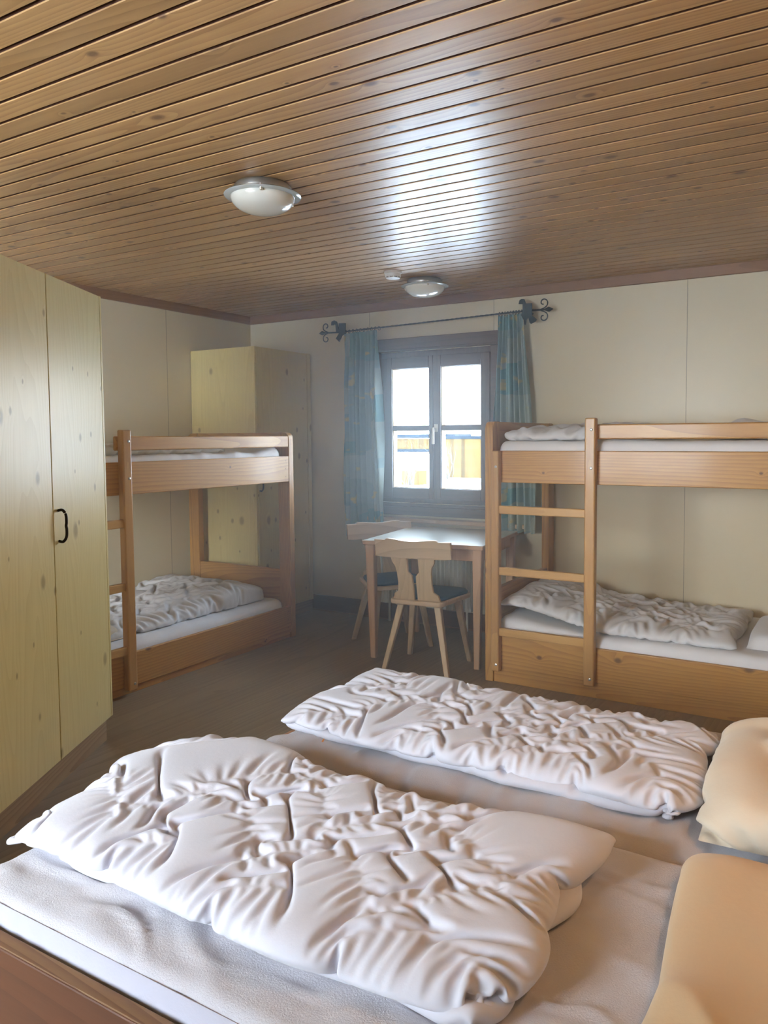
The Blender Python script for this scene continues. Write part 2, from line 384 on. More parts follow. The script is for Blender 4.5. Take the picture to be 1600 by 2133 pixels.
for x0, x1, z0, z1 in ((-3.24, -3.205, WZ0, WZ1), (-2.295, -2.26, WZ0, WZ1), (-3.205, -2.295, 2.0, WZ1), (-3.205, -2.295, WZ0, .94)):
    a.box((wx(x0), -.0, z0), (wx(x1), .09, z1))
a.build('fixed_frame', 'window_wood_z', win, .002)
PZ0, PZ1 = 1.022, 1.913
for s_, (x0, x1, p0, p1) in enumerate(((-3.204, -2.752, -3.107, -2.788), (-2.750, -2.296, -2.688, -2.366))):
    sa = bpy.data.objects.new('casement_sash', None); COL.objects.link(sa); sa.parent = win
    a = MB()
    for q in ((x0, p0, .941, 1.999), (p1, x1, .941, 1.999)): a.box((wx(q[0]), -.022, q[2]), (wx(q[1]), .045, q[3]))
    a.build('sash_stile', 'window_wood_z', sa, .004)
    a = MB()
    a.box((wx(p0), -.022, .941), (wx(p1), .045, PZ0)); a.box((wx(p0), -.022, PZ1), (wx(p1), .045, 1.999))
    a.build('sash_rail', 'window_wood', sa, .004)
    a = MB().box((wx(p0), -.012, 1.452), (wx(p1), .036, 1.487)); a.build('glazing_bar', 'window_wood', sa, .003)
    a = MB()   # pale wood rebate round the panes on the outer side
    for z0, z1 in ((PZ0, 1.452), (1.487, PZ1)):
        a.box((wx(p0)-.0005, -.008, z0), (wx(p0)+.004, .0445, z1)); a.box((wx(p1)-.004, .0, z0), (wx(p1)+.0005, .0445, z1))
        a.box((wx(p0), .0, z1-.003), (wx(p1), .0445, z1+.0005)); a.box((wx(p0), .0, z0-.0005), (wx(p1), .0445, z0+.004))
    a.build('glazing_bead', 'bead', sa)
    for z0, z1 in ((PZ0, 1.452), (1.487, PZ1)):
        MB().box((wx(p0), .030, z0), (wx(p1), .034, z1)).build('window_pane', 'pane', sa)
h = MB().box((-.002+.013, -.030, 1.440), (.042, -.022, 1.497)).build('handle_plate', 'alu', win, .003)
h = MB(); h.tube([(.022, -.030, 1.462), (.022, -.055, 1.462)], .008, 10); h.box((.010, -.066, 1.350), (.030, -.052, 1.472))
h.build('window_handle', 'alu', win, .004)
for z in (1.84, 1.10): MB().tube([(wx(-3.206), -.032, z-.018), (wx(-3.206), -.032, z+.018)], .007, 8).build('hinge', 'alu', win)
sill = box('window_sill', (-3.42, YB-.095, .770), (-1.975, YB, .800), 'chair', None, .006)
tag(sill, 'pale wooden window sill above the radiator, behind the square table', 'sill')

# added near wall window behind the photographer, put in for fill light
w2 = bpy.data.objects.new('fill_window', None); COL.objects.link(w2); w2.location = (-2.5, YN, 0); struct(w2)
a = MB()
for x0, x1, z0, z1 in ((-1.0, -.93, .85, 2.15), (.93, 1.0, .85, 2.15), (-.035, .035, .92, 2.08), (-.93, .93, .85, .92), (-.93, .93, 2.08, 2.15)): a.box((x0, -.09, z0), (x1, -.03, z1))
a.build('window_frame', 'window_wood_z', w2, .003)
for x0, x1 in ((-.93, -.035), (.035, .93)): MB().box((x0, -.062, .92), (x1, -.058, 2.08)).build('window_pane', 'pane', w2)

# ------------------------------------------------------------------ outside
tag(box('snowy_ground', (-90, -60, -.35), (60, 120, -.12), 'snow', bevel=0), 'bright snow-covered ground outside', 'snow', kind='structure')
f = thing('board_fence', 'sunlit vertical board fence beyond the right window pane', 'fence', (-12.6, 23.6, 0))
box('fence_boards', (0, -.02, .0), (4.2, .02, 1.34), 'fence', f, 0); box('capping_rail', (-.1, -.08, 1.34), (4.3, .08, 1.44), 'roofing', f, .01)
box('cross_rail', (1.3, -.06, 1.20), (4.2, -.02, 1.29), 'fence', f, .01)
f = thing('garden_shed', 'long low timber shed with grey roof, beyond the left window pane', 'shed', (-42, 63, 0))
box('shed_wall', (0, 0, .3), (9, 3, 1.28), 'fence', f, 0); box('shed_roof', (-.3, -.3, 1.34), (9.3, 3.2, 1.70), 'roofing', f, .02); box('shed_base', (0, -.02, .0), (9, 3, .3), 'roofing', f, 0)
def shrub(x, y, h, n, seed, label):
    rr = random.Random(seed); a = MB()
    for i in range(n):
        an = rr.uniform(0, 2*PI); sp_ = rr.uniform(.15, .75)
        p = Vector((rr.uniform(-.12, .12), rr.uniform(-.12, .12), 0)); pts = [p.copy()]; d = Vector((math.cos(an)*sp_, math.sin(an)*sp_, 1)).normalized()
        for q in range(6):
            p = p+d*h/6*rr.uniform(.8, 1.2); d = (d+Vector((rr.uniform(-.3, .3), rr.uniform(-.3, .3), .05))).normalized(); pts.append(p.copy())
            if q in (2, 3, 4):
                e = (d+Vector((rr.uniform(-.9, .9), rr.uniform(-.9, .9), .2))).normalized()
                a.tube([p, p+e*h*.16, p+e*h*.3+Vector((0, 0, .03))], [.007, .005, .002], 5)
        a.tube(pts, [.014-.002*i_ for i_ in range(7)], 5)
    return tag(a.build('bare_shrub', 'twig', None, loc=(x, y, 0)), label, 'shrub', kind='stuff' if False else None)
shrub(-11.3, 18.9, .55, 16, 3, 'low bare shrub in the snow, seen through the lower left pane')
shrub(-12.15, 22.8, 1.15, 16, 9, 'taller bare shrub in front of the board fence')
box_ = box('timber_trough', (-11.9, 19.4, 0), (-11.3, 19.9, .42), 'fence', None, .02); tag(box_, 'orange-brown timber trough behind the low bare shrub', 'planter')

# ------------------------------------------------------------------ curtain rod and curtains
CY = 4.865
def rodz(x): return 2.2145+(x+3.5)*(2.243-2.2145)/1.5
rod = thing('curtain_rod', 'wrought iron curtain rod with scroll ends above the window', 'curtain rod', (-2.75, CY, 2.23))
T = lambda x, z, y=0: (x+2.75, y, z-2.23)
a = MB(); pts = []; n_ = 120
va = []; fa = []
for i in range(n_+1):
    x = -3.56+i*(1.62)/n_; an = i*.55
    for k in range(4):
        q = an+k*PI/2; va.append((x+2.75, .0062*math.cos(q), rodz(x)-2.23+.0062*math.sin(q)))
fa = [(i*4+k, i*4+(k+1) % 4, (i+1)*4+(k+1) % 4, (i+1)*4+k) for i in range(n_) for k in range(4)]
a.add(va, fa); a.build('twisted_bar', 'iron', rod)
def scroll(c, r, a0, turns, flip, n=26):
    out = []
    for i in range(n):
        f_ = i/(n-1); an = a0+flip*turns*2*PI*f_; rr = r*(1-.72*f_); out.append(T(c[0]+rr*math.cos(an), c[1]+rr*math.sin(an)))
    return out
for sd, tipx, z in ((-1, -3.728, 2.218), (1, -1.802, 2.239)):
    a = MB()
    base = tipx-sd*.19
    a.tube([T(base, rodz(base)), T(tipx-sd*.05, z)], .006, 8)
    a.tube([T(tipx-sd*.062, z), T(tipx-sd*.045, z), T(tipx-sd*.030, z), T(tipx-sd*.014, z), T(tipx, z)], [.004, .012, .017, .010, .001], 10)
    for up in (1, -1):
        # stem sweeping out of the bar, then curling
        cx, cz = tipx-sd*.068, z+up*.047
        pts = [T(tipx-sd*.085, z+up*.004), T(tipx-sd*.062, z+up*.012)]
        a0 = math.atan2(-up, sd*.35)
        pts += scroll((cx, cz), .034, a0 if True else 0, .95, sd*up)
        a.tube(pts, .0042, 6)
    a.build('scroll_finial', 'iron', rod, smooth=True)
figR = [(-2.04, 2.289), (-2.033, 2.315), (-2.019, 2.321), (-2.0, 2.319), (-1.988, 2.289), (-1.944, 2.287), (-1.944, 2.205), (-1.911, 2.179), (-1.917, 2.165), (-1.951, 2.151), (-1.961, 2.16), (-1.969, 2.196), (-1.984, 2.18), (-1.988, 2.148), (-1.999, 2.149), (-2.003, 2.181), (-2.023, 2.215), (-2.011, 2.236), (-2.011, 2.286)]
figL = [(-3.599, 2.269), (-3.595, 2.297), (-3.57, 2.305), (-3.545, 2.293), (-3.536, 2.267), (-3.527, 2.231), (-3.528, 2.279), (-3.464, 2.276), (-3.465, 2.197), (-3.496, 2.184), (-3.522, 2.135), (-3.555, 2.165), (-3.527, 2.201), (-3.552, 2.218), (-3.558, 2.269), (-3.567, 2.277), (-3.577, 2.268)]
for fg in (figR, figL):
    a = MB().prism(fg, lambda u, v, w: T(u, v, w), -.018, -.012); a.build('bracket_figure', 'iron', rod)
    mx_ = sum(p[0] for p in fg)/len(fg)
    MB().tube([T(mx_, 2.235, -.014), T(mx_, 2.235, YB-CY-.001)], .007, 8).build('wall_bracket', 'iron', rod)

def curtain(name, label, xl, xr, z0, npl, seed, tops):
    rr = random.Random(seed)
    t_ = thing('curtain', label, 'curtain', ((xl(1)+xr(1))/2, CY, 2.2), 0, None)
    ox = t_.location.x
    nu, nv = 140, 70; vs_, uv = [], []
    ph = [rr.uniform(-.6, .6) for _ in range(4)]
    for j in range(nv+1):
        f_ = j/nv; zt = rodz(xl(0))-.012
        for i in range(nu+1):
            u = i/nu
            x = xl(f_)+(xr(f_)-xl(f_))*u
            amp = .010+.027*min(1, f_*4)+.004*math.sin(5*f_+ph[0])
            w_ = 2*PI*npl*(u+.012*math.sin(6*f_+ph[1]+5*u))
            y_ = amp*(math.sin(w_)+.35*math.sin(2.3*w_+ph[2]))*(1-.25*math.cos(9*u+ph[3]))
            x += .006*math.sin(w_*1.0+1.2)*min(1, f_*3)
            zb = z0+.006*math.sin(w_)
            z = rodz(x)-.014+(zb-(rodz(x)-.014))*f_
            if j == 0: z += .004*math.sin(w_*2)
            vs_.append((x-ox, y_, z-2.2)); uv.append((u*1.0, f_))
    fs = [(j*(nu+1)+i, j*(nu+1)+i+1, (j+1)*(nu+1)+i+1, (j+1)*(nu+1)+i) for j in range(nv) for i in range(nu)]
    me = bpy.data.meshes.new('curtain_fabric'); me.from_pydata(vs_, [], fs); me.materials.append(MAT['curtain'])
    ul = me.uv_layers.new(name='UVMap')
    for lp in me.loops: ul.data[lp.index].uv = (uv[lp.vertex_index][0]*.62+seed*.37, uv[lp.vertex_index][1]*1.45+seed*.11)
    for p in me.polygons: p.use_smooth = True
    o = bpy.data.objects.new('curtain_fabric', me); COL.objects.link(o); o.parent = t_
    # hem line of the heading tape
    for q in range(tops):
        x = xl(0)+(xr(0)-xl(0))*(q+.5)/tops; a = MB(); R_ = .0125
        a.tube([(x-ox+.002*math.sin(k_*PI/8), R_*math.cos(k_*PI/8), rodz(x)-2.2-.003+R_*math.sin(k_*PI/8)) for k_ in range(17)], .0024, 6, False)
        a.build('curtain_ring', 'iron', t_, smooth=True)
    return t_
lerp = lambda a, b: (lambda f_: a+(b-a)*f_)
cl = curtain('curtain', 'grey-teal leaf-patterned curtain hanging left of the window', lerp(-3.492, -3.500), lerp(-3.185, -3.127), .648, 7, 1, 9)
a = MB(); a.tube([(-3.168-cl.location.x, .013*math.cos(k_*PI/8), rodz(-3.168)-2.2-.006+.013*math.sin(k_*PI/8)) if False else (-3.168-cl.location.x+.006*math.cos(k_*PI/8), .011*math.cos(k_*PI/8), rodz(-3.168)-2.2-.005+.013*math.sin(k_*PI/8)) for k_ in range(17)], .0024, 6, False); a.build('curtain_ring', 'iron', cl, smooth=True)
curtain('curtain', 'grey-teal curtain right of the window, partly behind the bunk bed', lambda f_: -2.198-.05*min(1, f_*1.6)+.04*max(0, f_-.6), lambda f_: -2.015+.095*min(1, f_*1.3), .75, 6, 2, 9)

# ------------------------------------------------------------------ wardrobes
def wardrobe(label, loc, rot, W, D, H, doors, kick, handles, side_l=.02, side_r=.02, kick_inset_r=.05):
    t_ = thing('wardrobe', label, 'wardrobe', loc, rot)
    box('carcass', (0, .022, kick), (W, D, H), 'laminate', t_, .002)
    if side_l: MB().box((0, .001, kick), (side_l-.002, .0215, H)).build('front_edge', 'laminate', t_, .001)
    if side_r: MB().box((W-side_r+.002, .001, kick), (W, .0215, H)).build('front_edge', 'laminate', t_, .001)
    for (x0, x1), hx in zip(doors, handles):
        dr = bpy.data.objects.new('door', MB().box((x0+.002, 0, kick+.002), (x1-.002, .020, H-.002)).build('tmp_mesh', 'laminate').data)
        bpy.data.objects.remove(bpy.data.objects['tmp_mesh']); COL.objects.link(dr); dr.parent = t_
        md = dr.modifiers.new('bevel', 'BEVEL'); md.width = .0015; md.segments = 2
        if hx is not None:
            x, z = hx; a = MB()
            pts = [(x, .0, z-.062), (x, -.018, z-.064), (x+.003, -.030, z-.045), (x+.003, -.032, z-.015), (x+.001, -.031, z), (x+.003, -.032, z+.015), (x+.003, -.030, z+.045), (x, -.018, z+.064), (x, .0, z+.062)]
            P_ = [Vector(p) for p in pts]; fine = []
            for q in range(len(P_)-1):
                p0, p1, p2, p3 = P_[max(q-1, 0)], P_[q], P_[q+1], P_[min(q+2, len(P_)-1)]
                for k_ in range(6):
                    u = k_/6; fine.append(.5*((2*p1)+(p2-p0)*u+(2*p0-5*p1+4*p2-p3)*u*u+(3*p1-p0-3*p2+p3)*u**3))
            fine.append(P_[-1]); a.tube(fine, .0058, 8)
            a.build('handle', 'dark_metal', dr, smooth=True)
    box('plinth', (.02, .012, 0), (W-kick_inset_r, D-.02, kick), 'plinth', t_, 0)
    return t_
wardrobe('tall pale pine-laminate wardrobe standing in the far corner behind the bunk', (-3.87, 4.275, 0), PI/2, .655, .65, 2.073,
         [(.018, .606)], .09, [(.035, 1.075)], .018, .047, .0)
th = math.radians(119.45); W_ = 1.52
dx_, dy_ = math.cos(th), math.sin(th)
wardrobe('large pale pine-laminate wardrobe standing nearest, set at an angle on the left', (-3.045-W_*dx_, 2.347-W_*dy_, 0), th, W_, .56, 2.052,
         [(0.02, .52), (.522, 1.006), (1.008, 1.500)], .10, [(.485, 1.05), None, (1.047, 1.052)], .018, .018, .05)

# ------------------------------------------------------------------ bunk beds
def rounded(poly_pts): return poly_pts
def bunk(label, loc, rot, dz):
    L, D = 2.06, .985
    t_ = thing('bunk_bed', label, 'bunk bed', loc, rot, None)
    TOP = 1.488+dz; kick = .085+dz
    # end frames: two wide posts with rounded outer shoulders, boards between
    for s0 in (0, L-.05):
        for f_, d0_, d1_ in ((1, 0, .10), (0, D-.10, D)):
            r = .045
            if f_:
                pl = [(d0_, 0), (d1_, 0), (d1_, TOP)]+[(d0_+r-r*math.sin(q*PI/12), TOP-r+r*math.cos(q*PI/12)) for q in range(7)]
            else:
                pl = [(d0_, 0), (d1_, 0)]+[(d1_-r+r*math.cos(q*PI/12), TOP-r+r*math.sin(q*PI/12)) for q in range(7)]+[(d0_, TOP)]
            MB().prism(pl, lambda u, v, w: (w, u, v), s0, s0+.05).build('corner_post', 'pine_z', t_, .004)
        box('end_board', (s0+.008, .10, 1.16+dz), (s0+.042, D-.10, TOP-.001), 'pine_y', t_, .003)
        box('end_board', (s0+.008, .10, .10), (s0+.042, D-.10, .525+dz*1.1), 'pine_y', t_, .003)
    for d in (0.001, D-.026):
        fr_ = d < .5
        r_ = box('side_rail', (.051, d, 1.145+dz), (L-.051, d+.024, 1.323+dz), 'pine_x', t_, .004)
        p_ = box('side_panel', (.051, d, .087+dz), (L-.051, d+.024, .272+dz), 'pine_x', t_, .004)
        if fr_:
            for e, z00 in ((r_, 1.145), (p_, .09)):
                for zz in (.035, .09, .145):
                    for xx in (.035, L-.135):
                        MB().box((xx+.05, -.0005, z00+dz+zz), (xx+.053, .002, z00+dz+zz+.004)).build('staple_hole', 'black', e)
    box('kick_board', (.051, .012, 0), (L-.051, .034, kick+.004), 'pine_x', t_, .002)
    box('guard_rail', (.585, .001, 1.385+dz), (L-.052, .023, 1.463+dz), 'pine_x', t_, .007, segs=3)
    for z in (.135, 1.185): box('mattress_base', (.051, .03, z+dz), (L-.051, D-.03, z+.02+dz), 'pine_x', t_, 0)
    for s0, s1, z1 in ((.056, .104, 1.323), (.594, .652, 1.497)):
        u_ = box('ladder_upright', (s0, -.046, .076+dz), (s1, -.0005, z1+dz), 'beech_z', t_, .008, segs=3)
        for z in (.115, 1.235, 1.435):
            if z < z1:
                MB().lathe([(0, 0), (.0075, 0), (.0075, .004), (.003, .0055), (0, .0055)], (0, 0, 0), 14).build('bolt', 'steel', u_)
                o = bpy.data.objects[-1] if False else u_.children[-1]
                o.rotation_euler = (PI/2, 0, 0); o.location = ((s0+s1)/2+.008, -.044, z+dz)
    for z in (.279, .626, .971): box('rung', (.098, -.036, z+dz), (.600, -.010, z+.046+dz), 'beech_x', t_, .005)
    return t_
bunk('pine bunk bed along the window wall, ladder beside the table', (-1.868, 3.955, 0), 0, 0)
bunk('pine bunk bed along the left wall between the two wardrobes', (-3.466, 2.15, 0), PI/2, -.047)

# ------------------------------------------------------------------ cloth: a small inflate-and-buckle simulation
def vnoise(x, y, seed=0):
    xi = np.floor(x).astype(int); yi = np.floor(y).astype(int); fx = x-xi; fy = y-yi
    def h(i, j):
        n = (i*374761393+j*668265263+seed*974711) & 0x7fffffff
        n = ((n ^ (n >> 13))*1274126177) & 0x7fffffff
        return ((n ^ (n >> 16)) & 0xffff)/65535.0
    u = fx*fx*(3-2*fx); v = fy*fy*(3-2*fy)
    return (h(xi, yi)*(1-u)+h(xi+1, yi)*u)*(1-v)+(h(xi, yi+1)*(1-u)+h(xi+1, yi+1)*u)*v-.5
def fbm(x, y, seed=0, o=3):
    s = 0; a = 1.
    for i in range(o): s = s+a*vnoise(x*2**i, y*2**i, seed+i*17); a *= .5
    return s
def rmap(A, T_, n):
    a = np.linspace(0, A, n); q = np.pi*T_/2; W = A-np.pi*T_+T_
    pos = np.where(a < q, T_/2-T_/2*np.sin(a/(T_/2)), np.where(a > A-q, W-T_/2+T_/2*np.sin((A-a)/(T_/2)), a-q+T_/2))
    h = np.where(a < q, .5-.5*np.cos(a/(T_/2)), np.where(a > A-q, .5-.5*np.cos((A-a)/(T_/2)), 1.))
    return pos, h
def quilt(L, W, T_, res=.009, slack=1.1, lines=(), puff=.02, steps=110, iters=5, seed=1, lump=.18, press=.3, noise=.006, stitch=.6, pillow=False):
    rng = np.random.RandomState(seed)
    if pillow:
        nx, ny = int(L/res)+1, int(W/res)+1
        px, py = np.linspace(0, L, nx), np.linspace(0, W, ny)
        hx = (1-np.abs(2*px/L-1)**7.)**.6; hy = (1-np.abs(2*py/W-1)**7.)**.6; AL, AW = L, W
    else:
        AL = L-T_+np.pi*T_; AW = W-T_+np.pi*T_; nx = int(AL/res)+1; ny = int(AW/res)+1
        px, hx = rmap(AL, T_, nx); py, hy = rmap(AW, T_, ny)
    X, Y = np.meshgrid(px, py, indexing='ij'); H = hx[:, None]*hy[None, :]
    if not pillow:
        Rc = .075; ux = np.maximum(np.maximum(Rc-X, X-(L-Rc)), 0); uy = np.maximum(np.maximum(Rc-Y, Y-(W-Rc)), 0)
        rr_ = np.hypot(ux, uy); kk = np.where(rr_ > 1e-9, np.maximum(ux, uy)/np.maximum(rr_, 1e-9), 1)
        X = np.where(ux > 0, np.where(X < L/2, Rc-ux*kk, L-Rc+ux*kk), X); Y = np.where(uy > 0, np.where(Y < W/2, Rc-uy*kk, W-Rc+uy*kk), Y)
    core = T_*H*(1+lump*2*fbm(X*3.1+7, Y*3.1+3, seed, 2))
    P = np.stack([X, Y, core], -1); P[..., 2] += rng.randn(nx, ny)*noise*.5+fbm(X*14, Y*14, seed+5, 2)*noise; P[..., :2] += rng.randn(nx, ny, 2)*.0015
    dx = AL/(nx-1)*slack; dy = AW/(ny-1)*slack
    st = np.zeros((nx, ny), bool)
    for ln in lines:
        ln = np.array(ln)
        for k in range(len(ln)-1):
            a, d = ln[k], ln[k+1]-ln[k]
            tt = np.clip(((X-a[0])*d[0]+(Y-a[1])*d[1])/(d@d), 0, 1)
            st |= (np.hypot(X-a[0]-tt*d[0], Y-a[1]-tt*d[1]) < res*.75) & (H > .25)
    edge = np.zeros((nx, ny), bool); edge[0] = edge[-1] = True; edge[:, 0] = edge[:, -1] = True
    pin = edge | st
    tgt = np.stack([X, Y, core-puff*stitch*(H > .5)], -1); tgt[edge, 2] = np.minimum(tgt[edge, 2], .003)
    w = np.where(pin, 0., 1.); V = np.zeros_like(P); P[pin] = tgt[pin]
    def cons(P, i, j, rest, kf, mn=0):
        for par in (0, 1):
            if i > 0:
                idx = np.arange(nx-i); idx = idx[(idx//i) % 2 == par]
                if j >= 0: A = (idx[:, None], np.arange(0, ny-j)[None, :]); B = (idx[:, None]+i, np.arange(j, ny)[None, :])
                else: A = (idx[:, None], np.arange(-j, ny)[None, :]); B = (idx[:, None]+i, np.arange(0, ny+j)[None, :])
            else:
                idx = np.arange(ny-j); idx = idx[(idx//j) % 2 == par]
                A = (np.arange(nx)[:, None], idx[None, :]); B = (np.arange(nx)[:, None], idx[None, :]+j)
            a = P[A]; b_ = P[B]; d = b_-a; l = np.sqrt((d*d).sum(-1))+1e-9
            wa = w[A]; wb_ = w[B]; s = wa+wb_; c = (l-rest)/l*kf
            if mn: c = np.minimum(c, 0)
            c = np.where(s > 0, c/np.maximum(s, 1e-6), 0)
            P[A] = a+(c*wa)[..., None]*d; P[B] = b_-(c*wb_)[..., None]*d
    dt = 1/60.; hyp = float(np.hypot(dx, dy))
    for it in range(steps):
        gx = np.gradient(P, axis=0); gy = np.gradient(P, axis=1); Nn = np.cross(gx, gy); Nn /= np.linalg.norm(Nn, axis=-1, keepdims=True)+1e-9
        acc = Nn*(14*press*np.clip(1-(P[..., 2]-core)/puff, -1, 1.5))[..., None]; acc[..., 2] -= 3.
        V = (V+acc*dt)*.93; Q = P+V*dt*w[..., None]
        for _ in range(iters):
            for i, j, r, kf in ((1, 0, dx, .9), (0, 1, dy, .9), (1, 1, hyp, .35), (1, -1, hyp, .35)): cons(Q, i, j, r, kf)
            cons(Q, 2, 0, 2*dx*.92, .5, 1); cons(Q, 0, 2, 2*dy*.92, .5, 1); cons(Q, 3, 0, 3*dx*.84, .25, 1); cons(Q, 0, 3, 3*dy*.84, .25, 1)
        Q[..., 2] = np.maximum(Q[..., 2], np.maximum(core-puff*1.1, .001)); Q[pin] = tgt[pin]
        V = (Q-P)/dt; vm = np.linalg.norm(V, axis=-1, keepdims=True); V *= np.minimum(1, .8/(vm+1e-9)); P = Q
    return P
def sheet_mesh(name, P, mat, parent=None, loc=(0, 0, 0), rot=0, subd=1):
    nx, ny, _ = P.shape
    me = bpy.data.meshes.new(name); v = P.reshape(-1, 3).tolist()
    f_ = [(i*ny+j, (i+1)*ny+j, (i+1)*ny+j+1, i*ny+j+1) for i in range(nx-1) for j in range(ny-1)]
    me.from_pydata(v, [], f_); me.materials.append(MAT[mat])
    sm_ = [True]*len(f_); me.polygons.foreach_set('use_smooth', sm_)
    o = bpy.data.objects.new(name, me); COL.objects.link(o); o.parent = parent; o.location = loc; o.rotation_euler = (0, 0, rot)
    if subd: md = o.modifiers.new('s', 'SUBSURF'); md.levels = 1; md.render_levels = subd
    return o
def meander(L, W, rows, seed, w0=.25, amp=.055):
    rg = np.random.RandomState(seed); out = []
    for r in range(rows):
        y0 = W*(r+.55)/rows; x = -.12+(r*.13) % .3
        while x < L+.1:
            ww = w0+.1*rg.rand(); a = (amp+.03*rg.rand())*(1 if rg.rand() < .75 else -1)
            out.append([(x+ww*q, y0+a*np.sin(q*np.pi)*1.6+.03*np.sin(x*9)) for q in np.linspace(0, 1, 14)])
            x += ww*(.9+.15*rg.rand())
    for e in (0, 1):   # seams that run over the long edges
        x = .05+.1*rg.rand()
        while x < L:
            yy = W*(.02+.13*np.linspace(0, 1, 8)); xx = x+.10*np.linspace(0, 1, 8)**2*(1 if rg.rand() < .6 else -1)
            out.append([(a_, (b_ if e == 0 else W-b_)) for a_, b_ in zip(xx, yy)]); x += .24+.14*rg.rand()
    return out
def place(P, dx=0, dy=0, dz=0, warp=None):
    Q = P.copy(); Q[..., 0] += dx; Q[..., 1] += dy; Q[..., 2] += dz
    if warp: Q = warp(Q)
    return Q

# ------------------------------------------------------------------ mattresses
def mattress(label, loc, rot, L, W, T_, r, sheet, res=.02, folds=.003, sfold=.004, seed=0, group=None, extra=None, skirt=None, skirt_h=0):
    t_ = thing('mattress', label, 'mattress', loc, rot, group)
    def m1(A):
        q = r*PI/2; st_ = T_-r; tot = A-2*r+2*q+2*st_; n = int(tot/res)+1; a = np.linspace(0, tot, n)
        def one(a):
            h = np.where(a < st_, a, np.where(a < st_+q, st_+r*np.sin((a-st_)/r), T_)); p = np.where(a < st_, 0, np.where(a < st_+q, r-r*np.cos((a-st_)/r), a-st_-q+r)); return p, h
        p0, h0 = one(a); p1, h1 = one(tot-a)
        p = np.where(a < tot/2, p0, A-p1); h = np.where(a < tot/2, h0, h1); return p, h/T_
    px, hx = m1(L); py, hy = m1(W)
    X, Y = np.meshgrid(px, py, indexing='ij'); H = np.minimum(hx[:, None], hy[None, :]); Z = T_*H
    dist = np.minimum(np.minimum(X, L-X), np.minimum(Y, W-Y))
    topw = np.clip(dist/.15, 0, 1)
    rd = 1-np.abs(2*fbm(X*2.2+fbm(X*2, Y*2, seed)*2, Y*9+fbm(X*3, Y*3, seed+2)*3, seed+3, 2))
    Z = Z+folds*(rd**3)*topw*(H > .9)+.006*fbm(X*3, Y*3, seed+8)*(H > .9)
    if extra is not None: Z = Z+extra(X, Y)*np.clip((H-.25)*2, 0, 1)
    # ruffles on the sides, across the edge
    side = 1-topw
    rx = fbm(X*16, Y*1.5, seed+11, 2); ry = fbm(X*1.5, Y*16, seed+12, 2)
    nearY = np.minimum(Y, W-Y) < np.minimum(X, L-X)
    ruf = np.where(nearY, rx, ry)*side
    outw = np.where(nearY, np.where(Y < W/2, -1, 1), np.where(X < L/2, -1, 1))
    Yn = Y+np.where(nearY, outw*ruf*sfold*(H < .999), 0); Xn = X+np.where(nearY, 0, outw*ruf*sfold*(H < .999))
    Z = Z+ruf*sfold*1.2*(H > .6)
    Rc = .07   # rounded corners in plan
    ux = np.maximum(np.maximum(Rc-Xn, Xn-(L-Rc)), 0); uy = np.maximum(np.maximum(Rc-Yn, Yn-(W-Rc)), 0)
    rr_ = np.hypot(ux, uy); k_ = np.where(rr_ > 1e-9, np.maximum(ux, uy)/np.maximum(rr_, 1e-9), 1)
    Xn = np.where(ux > 0, np.where(Xn < L/2, Rc-ux*k_, L-Rc+ux*k_), Xn); Yn = np.where(uy > 0, np.where(Yn < W/2, Rc-uy*k_, W-Rc+uy*k_), Yn)
    P = np.stack([Xn, Yn, Z], -1)
    o_ = sheet_mesh('fitted_sheet', P, sheet, t_, subd=0)
    bm = bmesh.new(); bm.from_mesh(o_.data); bmesh.ops.remove_doubles(bm, verts=bm.verts, dist=.0005); bmesh.ops.dissolve_degenerate(bm, edges=bm.edges, dist=.0004)
    bm.to_mesh(o_.data); bm.free()
    if skirt:
        a = MB(); n = 160; va = []
        for i in range(n+1):
            x = L*i/n; o_ = .0035*math.sin(x*90+2*math.sin(x*7))*(1 if x < .3 else .25)
            for z in (.0, skirt_h*.5, skirt_h): va.append((x, -.009+o_ if z < skirt_h else .0, z))
        a.add(va, [(i*3+k_, (i+1)*3+k_, (i+1)*3+k_+1, i*3+k_+1) for i in range(n) for k_ in range(2)])
        o = a.build('sheet_skirt', skirt, t_, smooth=True); o.modifiers.new('so', 'SOLIDIFY').thickness = .003
    return t_

# the double bed: low frame, two mattresses
BZ = .425
bed = thing('double_bed_frame', 'low reddish pine double bed frame carrying two mattresses', 'bed', (-1.72, .90, 0))
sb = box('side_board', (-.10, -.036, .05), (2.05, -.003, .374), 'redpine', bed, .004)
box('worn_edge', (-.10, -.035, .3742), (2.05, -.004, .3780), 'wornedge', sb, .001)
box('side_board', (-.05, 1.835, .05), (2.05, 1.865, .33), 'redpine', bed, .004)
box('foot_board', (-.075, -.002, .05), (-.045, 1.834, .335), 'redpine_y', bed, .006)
box('head_board', (2.02, -.002, .05), (2.05, 1.834, .75), 'redpine_y', bed, .006)
box('slatted_base', (-.04, -.001, .20), (2.015, 1.83, .225), 'pine_y', bed, 0)
for x in (-.07, 1.99):
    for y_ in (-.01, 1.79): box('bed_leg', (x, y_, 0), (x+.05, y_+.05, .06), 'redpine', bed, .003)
def corner_folds(X, Y):
    r_ = np.hypot((X-.15)*.8, (Y+.35)*1.3); an = np.arctan2(Y+.35, X-.15)
    w = np.clip((r_-.35)*6, 0, 1)*np.clip((1.25-r_)*1.6, 0, 1)*np.clip((Y+.0)*12, 0, 1)
    rd = 1-np.abs(2*vnoise(r_*17+2.2*fbm(X*2.4, Y*2.4, 3), an*1.4, 5)); return .013*w*rd**2
mattress('near mattress of the double bed in a lilac-white terry sheet', (-1.705, .915, .226), 0, 1.96, .872, BZ-.226, .03, 'terry', .011, .008, .003, 4, extra=corner_folds, skirt='skirt', skirt_h=.188)
